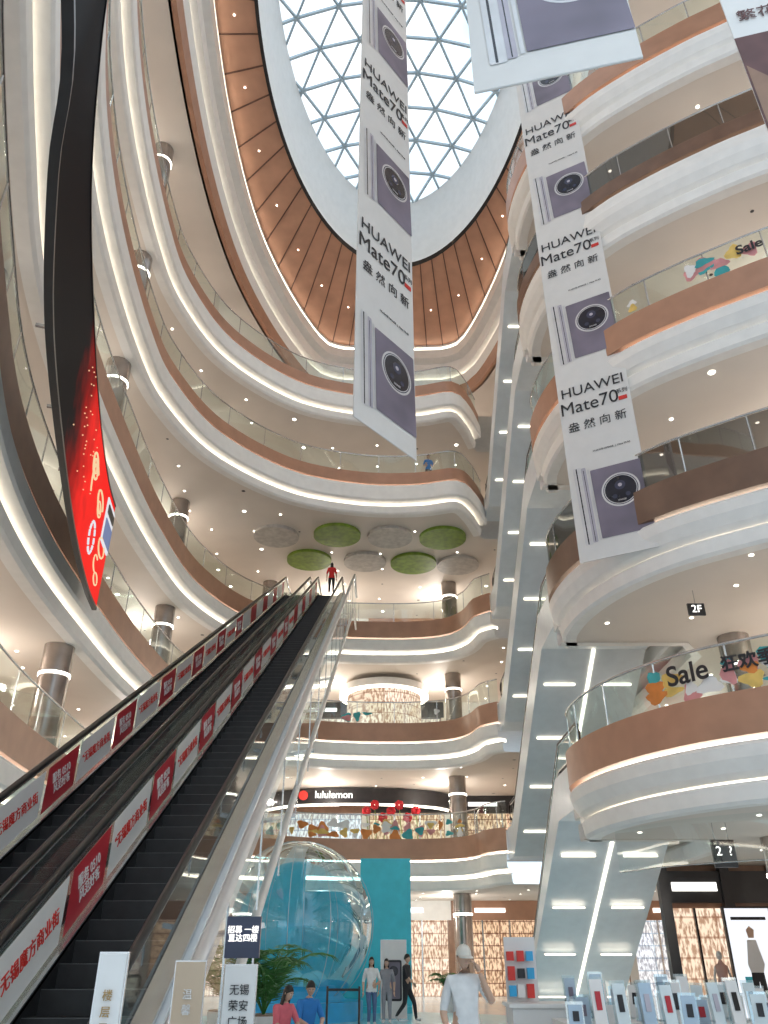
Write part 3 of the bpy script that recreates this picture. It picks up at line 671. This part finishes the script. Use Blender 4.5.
# ---------------------------------------------------------------- people
def skinmesh(name,verts,edges,radii,labels,mats_by_label,bones,parent,root=0,sub=2,rule=None):
    me=bpy.data.meshes.new(name); me.from_pydata(verts,edges,[]); o=bpy.data.objects.new(name,me); COL.objects.link(o)
    sk=o.modifiers.new('s','SKIN'); sk.use_smooth_shade=True
    for i,r_ in enumerate(radii):
        d=me.skin_vertices[0].data[i]; d.radius=(r_,r_) if not isinstance(r_,tuple) else r_; d.use_root=(i==root)
    su=o.modifiers.new('u','SUBSURF'); su.levels=sub; su.render_levels=sub
    dg=bpy.context.evaluated_depsgraph_get(); dg.update(); ev=o.evaluated_get(dg); nm=bpy.data.meshes.new_from_object(ev)
    o.modifiers.clear(); o.data=nm; bpy.data.meshes.remove(me)
    nm.materials.clear(); ml=[]
    for l in labels:
        if mats_by_label[l] not in ml: ml.append(mats_by_label[l])
    for m_ in ml: nm.materials.append(m_)
    V=[Vector(v) for v in verts]
    for p in nm.polygons:
        c=p.center; best=1e9;bl=None
        for (a,b_,l,bias) in bones:
            A=V[a];B=V[b_];ab=B-A; t=max(0,min(1,(c-A).dot(ab)/max(1e-9,ab.length_squared))); d=(c-(A+ab*t)).length-bias
            if d<best: best=d;bl=l
        if rule: bl=rule(c,bl)
        p.material_index=ml.index(mats_by_label[bl]); p.use_smooth=True
    o.parent=parent; return o
def cloth(n,c): return mat(n,c,.8,noise=.12,nscale=8)
def person(name,loc,rz,h,J,top,bottom,shoe,hair='short',cap=None,hairc=(.02,.015,.012),head_turn=(0,0,0),detail=3):
    s=h/1.75; e=empty(name,loc,(0,0,rz)); e.scale=(s,s,s)
    j=dict(pel=(0,0,.95),wai=(0,0,1.10),che=(0,-.01,1.28),nb=(0,0,1.45),nk=(0,-.01,1.54),
        shL=(.17,0,1.41),elL=(.24,.02,1.12),wrL=(.25,-.06,.87),shR=(-.17,0,1.41),elR=(-.24,.02,1.12),wrR=(-.25,-.06,.87),
        hiL=(.09,0,.88),knL=(.10,-.02,.48),anL=(.10,.02,.08),toL=(.12,-.15,.04),hiR=(-.09,0,.88),knR=(-.10,-.02,.48),anR=(-.10,.02,.08),toR=(-.12,-.15,.04)); j.update(J)
    names=['pel','wai','che','nb','nk','shL','elL','wrL','shR','elR','wrR','hiL','knL','anL','toL','hiR','knR','anR','toR']
    R=dict(pel=.140,wai=.128,che=.145,nb=.085,nk=.055,sh=.078,el=.045,wr=.028,hi=.098,kn=.066,an=.046,to=.035)
    V=[j[n] for n in names]; rad=[R[n] if n in R else R[n[:2]] for n in names]; ix={n:i for i,n in enumerate(names)}
    E=[('pel','wai'),('wai','che'),('che','nb'),('nb','nk'),('che','shL'),('shL','elL'),('elL','wrL'),('che','shR'),('shR','elR'),('elR','wrR'),('pel','hiL'),('hiL','knL'),('knL','anL'),('anL','toL'),('pel','hiR'),('hiR','knR'),('knR','anR'),('anR','toR')]
    def lab(a,b_):
        if (a,b_)==('nb','nk'): return 'neck'
        if a[:2]=='el': return 'skin'
        if a in('wai','che') or b_[:2]=='sh' or a[:2]=='sh': return 'top'
        if a[:2]=='an': return 'shoe'
        if (a,b_)==('pel','wai') or a=='pel': return 'torso'
        return 'bottom'
    B=[(ix[a],ix[b_],lab(a,b_),0) for a,b_ in E]
    seated='SIT' in J; hem=j['pel'][2]-(.09 if not seated else .0); nbz=j['nb'][2]+.05; thigh=j['hiL'][2]
    def rule(c,bl):
        if bl=='neck' or (bl=='top' and c.z>nbz and abs(c.x)<.09): return 'skin' if c.z>nbz-.005 else 'top'
        if bl=='torso': return 'top' if c.z>hem else 'bottom'
        if bl=='bottom' and not seated and c.z>hem: return 'top'
        return bl
    mm=dict(top=top,bottom=bottom,shoe=shoe,skin=M['skin'])
    body=skinmesh('body',V,[(ix[a],ix[b_]) for a,b_ in E],rad,['top','bottom','shoe','skin'],mm,B,e,0,detail,rule)
    for sd in('L','R'):
        w=Vector(j['wr'+sd]); d=(w-Vector(j['el'+sd])).normalized(); sx=1 if sd=='L' else -1
        fwd=Vector((0,-1,0)); 
        if abs(d.dot(fwd))>.8: fwd=Vector((sx,0,0))
        side=(fwd-d*fwd.dot(d)).normalized(); palmn=d.cross(side).normalized()*(-sx)
        hv=[w,w+d*.045,w+d*.085]; he=[(0,1),(1,2)]; hr=[.024,.032,.034]
        for q,(o_,l_) in enumerate(((.03,.07),(.01,.08),(-.01,.075),(-.03,.06))):
            b0=len(hv); base=w+d*.085+side*o_
            hv+= [base,base+d*l_*.55+palmn*.01,base+d*l_*.9+palmn*.035]; he+=[(2,b0),(b0,b0+1),(b0+1,b0+2)]; hr+=[.011,.010,.008]
        b0=len(hv); hv+=[w+d*.04+side*.035,w+d*.075+side*.06+palmn*.01,w+d*.10+side*.065+palmn*.02]; he+=[(1,b0),(b0,b0+1),(b0+1,b0+2)]; hr+=[.014,.011,.009]
        skinmesh('hand_'+sd,[tuple(v) for v in hv],he,hr,['skin'],dict(skin=M['skin']),[(0,1,'skin',0)],e,0,1)
    hd=empty('head',Vector(j['nk'])+Vector((0,-.015,.0)),head_turn); hd.parent=e
    mb=MB(); rows=[]; n=14
    for i in range(n+1):
        t=math.pi*i/n; row=[]
        for k in range(24):
            a=2*math.pi*k/24; x=.075*math.sin(t)*math.cos(a); y=.095*math.sin(t)*math.sin(a); z=.12*math.cos(t)
            if z<0: x*=1-.28*(-z/.12); y*=(1-.15*(-z/.12)) if y<0 else (1-.45*(-z/.12))
            front=max(0,-math.sin(a))
            if front>.97 and -.045<z<.01: y-=.018*(1-abs(z+.025)/.04)
            row.append((x,y,z+.105))
        rows.append(row)
    mb.grid(rows,'skin',True,True)
    for sx in(-1,1):
        mb.sph((sx*.028,-.083,.115),.011,'pwhite',6); mb.sph((sx*.028,-.091,.115),.006,'ink',6); mb.box((sx*.028,-.090,.136),(.03,.008,.006),'ink')
        mb.sph((sx*.076,.005,.105),.022,'skin',6,(.35,.7,1.2))
    mb.sph((0,-.088,.055),.018,'redink' if hair=='long' else 'dress',6,(1,.35,.3))
    mb.obj('face',hd)
    hm=mat('hair_'+name,hairc,.5,noise=.3,nscale=20)
    mb=MB(); rows=[]
    for i in range(11):
        row=[]
        for k in range(24):
            a=2*math.pi*k/24; fr=max(0,-math.sin(a))
            tmax=(.56-.2*fr**.6)*math.pi if hair=='short' else (.60-.25*fr**.6)*math.pi
            t=tmax*i/10; r_=1.10
            x=.075*r_*math.sin(t)*math.cos(a); y=.095*r_*math.sin(t)*math.sin(a)+.004; z=.12*r_*math.cos(t)
            row.append((x,y,z+.108))
        rows.append(row)
    if hair=='long':
        for dz in(.05,.12,.2,.27):
            rows.append([(p[0]*(1.05) if math.sin(2*math.pi*k/24)>-.5 else p[0]*.9,(p[1] if math.sin(2*math.pi*k/24)>-.3 else max(p[1],-.02)),p[2]-(dz if math.sin(2*math.pi*k/24)>-.3 else 0)) for k,p in enumerate(rows[10])])
    mb.grid(rows,hm,True,True)
    mb.obj('hair',hd)
    if cap:
        mb=MB(); rows=[]
        for i in range(9):
            t=math.pi*.5*i/8; q=math.sin(t)**.8; rows.append([(.088*q*math.cos(a),.108*q*math.sin(a),.112*math.cos(t)+.13) for a in [2*math.pi*k/24 for k in range(24)]])
        mb.grid(rows,cap,True,True)
        R0=[(.08*math.cos(a),.1*math.sin(a),.135) for a in [math.pi*(1.08+.84*k/12) for k in range(13)]]
        R1=[(.085*math.cos(a),-.06+.13*math.sin(a),.115) for a in [math.pi*(1.08+.84*k/12) for k in range(13)]]
        mb.grid([R0,R1],cap,True); mb.grid([[(x,y,z-.008) for x,y,z in R0],[(x,y,z-.008) for x,y,z in R1]],cap,True); mb.grid([R1,[(x,y,z-.008) for x,y,z in R1]],cap,True); mb.sph((0,0,.243),.008,cap,5)
        mb.obj('cap',hd)
    return e
tw=cloth('white_tshirt',(.80,.80,.80)); blk=cloth('black_cloth',(.03,.03,.035)); jean=cloth('blue_jeans',(.10,.17,.32)); shoe=cloth('shoe_white',(.6,.6,.6)); grey=cloth('grey_cloth',(.3,.3,.33)); pink=cloth('pink_shirt',(.75,.16,.20)); blue=cloth('blue_shirt',(.03,.22,.60)); red=cloth('red_shirt',(.7,.03,.03)); capm=cloth('cap_cream',(.75,.72,.65)); khaki=cloth('khaki',(.35,.28,.2))
person('man_in_cap',(.92,10.6,0),.1,1.76,dict(elL=(.30,-.10,1.20),wrL=(.15,-.16,1.50),elR=(-.25,.03,1.12),wrR=(-.22,-.12,.90)),tw,khaki,shoe,cap=capm,head_turn=(.05,0,.15))
person('woman_in_white_top',(-.36,26.2,0),.15,1.66,dict(elL=(.26,0,1.13),wrL=(.12,-.16,1.05),knR=(-.07,-.10,.49),anR=(-.07,.02,.09),toR=(-.08,-.14,.05)),tw,jean,shoe,hair='long')
person('woman_in_grey',(.08,27.2,0),-.2,1.62,{},grey,grey,shoe,hair='long')
person('man_walking',(.68,27.6,0),1.2,1.74,dict(knL=(.08,-.20,.52),anL=(.08,-.26,.09),toL=(.08,-.42,.07),knR=(-.08,.04,.49),anR=(-.08,.32,.16),toR=(-.08,.22,.05),elL=(.24,.14,1.15),wrL=(.22,.10,.88),elR=(-.24,-.12,1.15),wrR=(-.16,-.24,1.02)),blk,blk,shoe)
SIT=dict(SIT=1,pel=(0,.05,.50),wai=(0,.03,.66),che=(0,-.03,.84),nb=(0,-.06,1.0),nk=(0,-.09,1.09),shL=(.17,-.05,.96),shR=(-.17,-.05,.96),elL=(.23,-.16,.72),elR=(-.23,-.16,.72),wrL=(.10,-.38,.66),wrR=(-.12,-.38,.64),hiL=(.10,.0,.50),hiR=(-.10,.0,.50),knL=(.13,-.42,.50),knR=(-.13,-.42,.50),anL=(.13,-.40,.08),anR=(-.13,-.44,.08),toL=(.14,-.56,.04),toR=(-.14,-.60,.04))
person('seated_woman_in_pink',(-1.72,15.9,0),.7,1.66,SIT,pink,khaki,shoe,hair='long',head_turn=(.35,0,.3))
person('seated_man_in_blue',(-1.35,16.5,0),.5,1.74,SIT,blue,blk,shoe,head_turn=(.4,0,-.3))
mb=MB(); mb.box((-1.5,16.35,.33),(1.5,.5,.06),'wood'); 
for x in(-2.1,-.9): mb.box((x,16.35,.15),(.08,.4,.30),'steel')
mb.obj('bench')
person('passenger_in_red',(-2.5,34.6,16.65),math.pi,1.60,{},red,blk,shoe,hair='long')
person('visitor_at_railing',(2.2,33.2,21.8),.2,1.7,dict(wrL=(.2,-.25,1.1),wrR=(-.2,-.25,1.1)),blue,blk,shoe)
# ---------------------------------------------------------------- lights
def plamp(x,y,z,p,c=(1,.92,.83),r=.12):
    l=bpy.data.lights.new('lamp','POINT'); l.energy=p; l.color=c; l.shadow_soft_size=r
    o=bpy.data.objects.new('gallery_lamp',l); COL.objects.link(o); o.location=(x,y,z)
for k in range(6):
    zc=tops[k]-.9
    for x,y in((-11.5,10),(-11.8,21),(-11,33),(-3,42),(3,42.3),(12,29),(12.2,18.5)):
        plamp(x,y,zc,160)
W=bpy.data.worlds.new('World'); S.world=W; W.use_nodes=True; nt=W.node_tree; bg=nt.nodes['Background']
tc=nt.nodes.new('ShaderNodeTexCoord'); n=nt.nodes.new('ShaderNodeTexNoise'); n.inputs['Scale'].default_value=3.5; n.inputs['Detail'].default_value=5
r=nt.nodes.new('ShaderNodeValToRGB'); r.color_ramp.elements[0].position=.42; r.color_ramp.elements[0].color=(.34,.46,.56,1); r.color_ramp.elements[1].position=.62; r.color_ramp.elements[1].color=(.62,.64,.66,1)
nt.links.new(tc.outputs['Generated'],n.inputs['Vector']); nt.links.new(n.outputs['Fac'],r.inputs[0]); nt.links.new(r.outputs[0],bg.inputs[0]); bg.inputs[1].default_value=2.5
# ---------------------------------------------------------------- camera
cd=bpy.data.cameras.new('Camera'); cam=bpy.data.objects.new('Camera',cd); COL.objects.link(cam); S.camera=cam
cd.sensor_fit='VERTICAL'; cd.sensor_height=36; cd.lens=795/1024*36; cd.clip_end=300
cam.location=(0,0,1.65); cam.rotation_euler=(math.radians(90+29.3),0,0)
if ZOOM:
    Z,u,v=ZOOM; cd.lens*=Z; cd.shift_x=(u-384)*Z/1024; cd.shift_y=(512-v)*Z/1024
S.view_settings.view_transform='Standard'
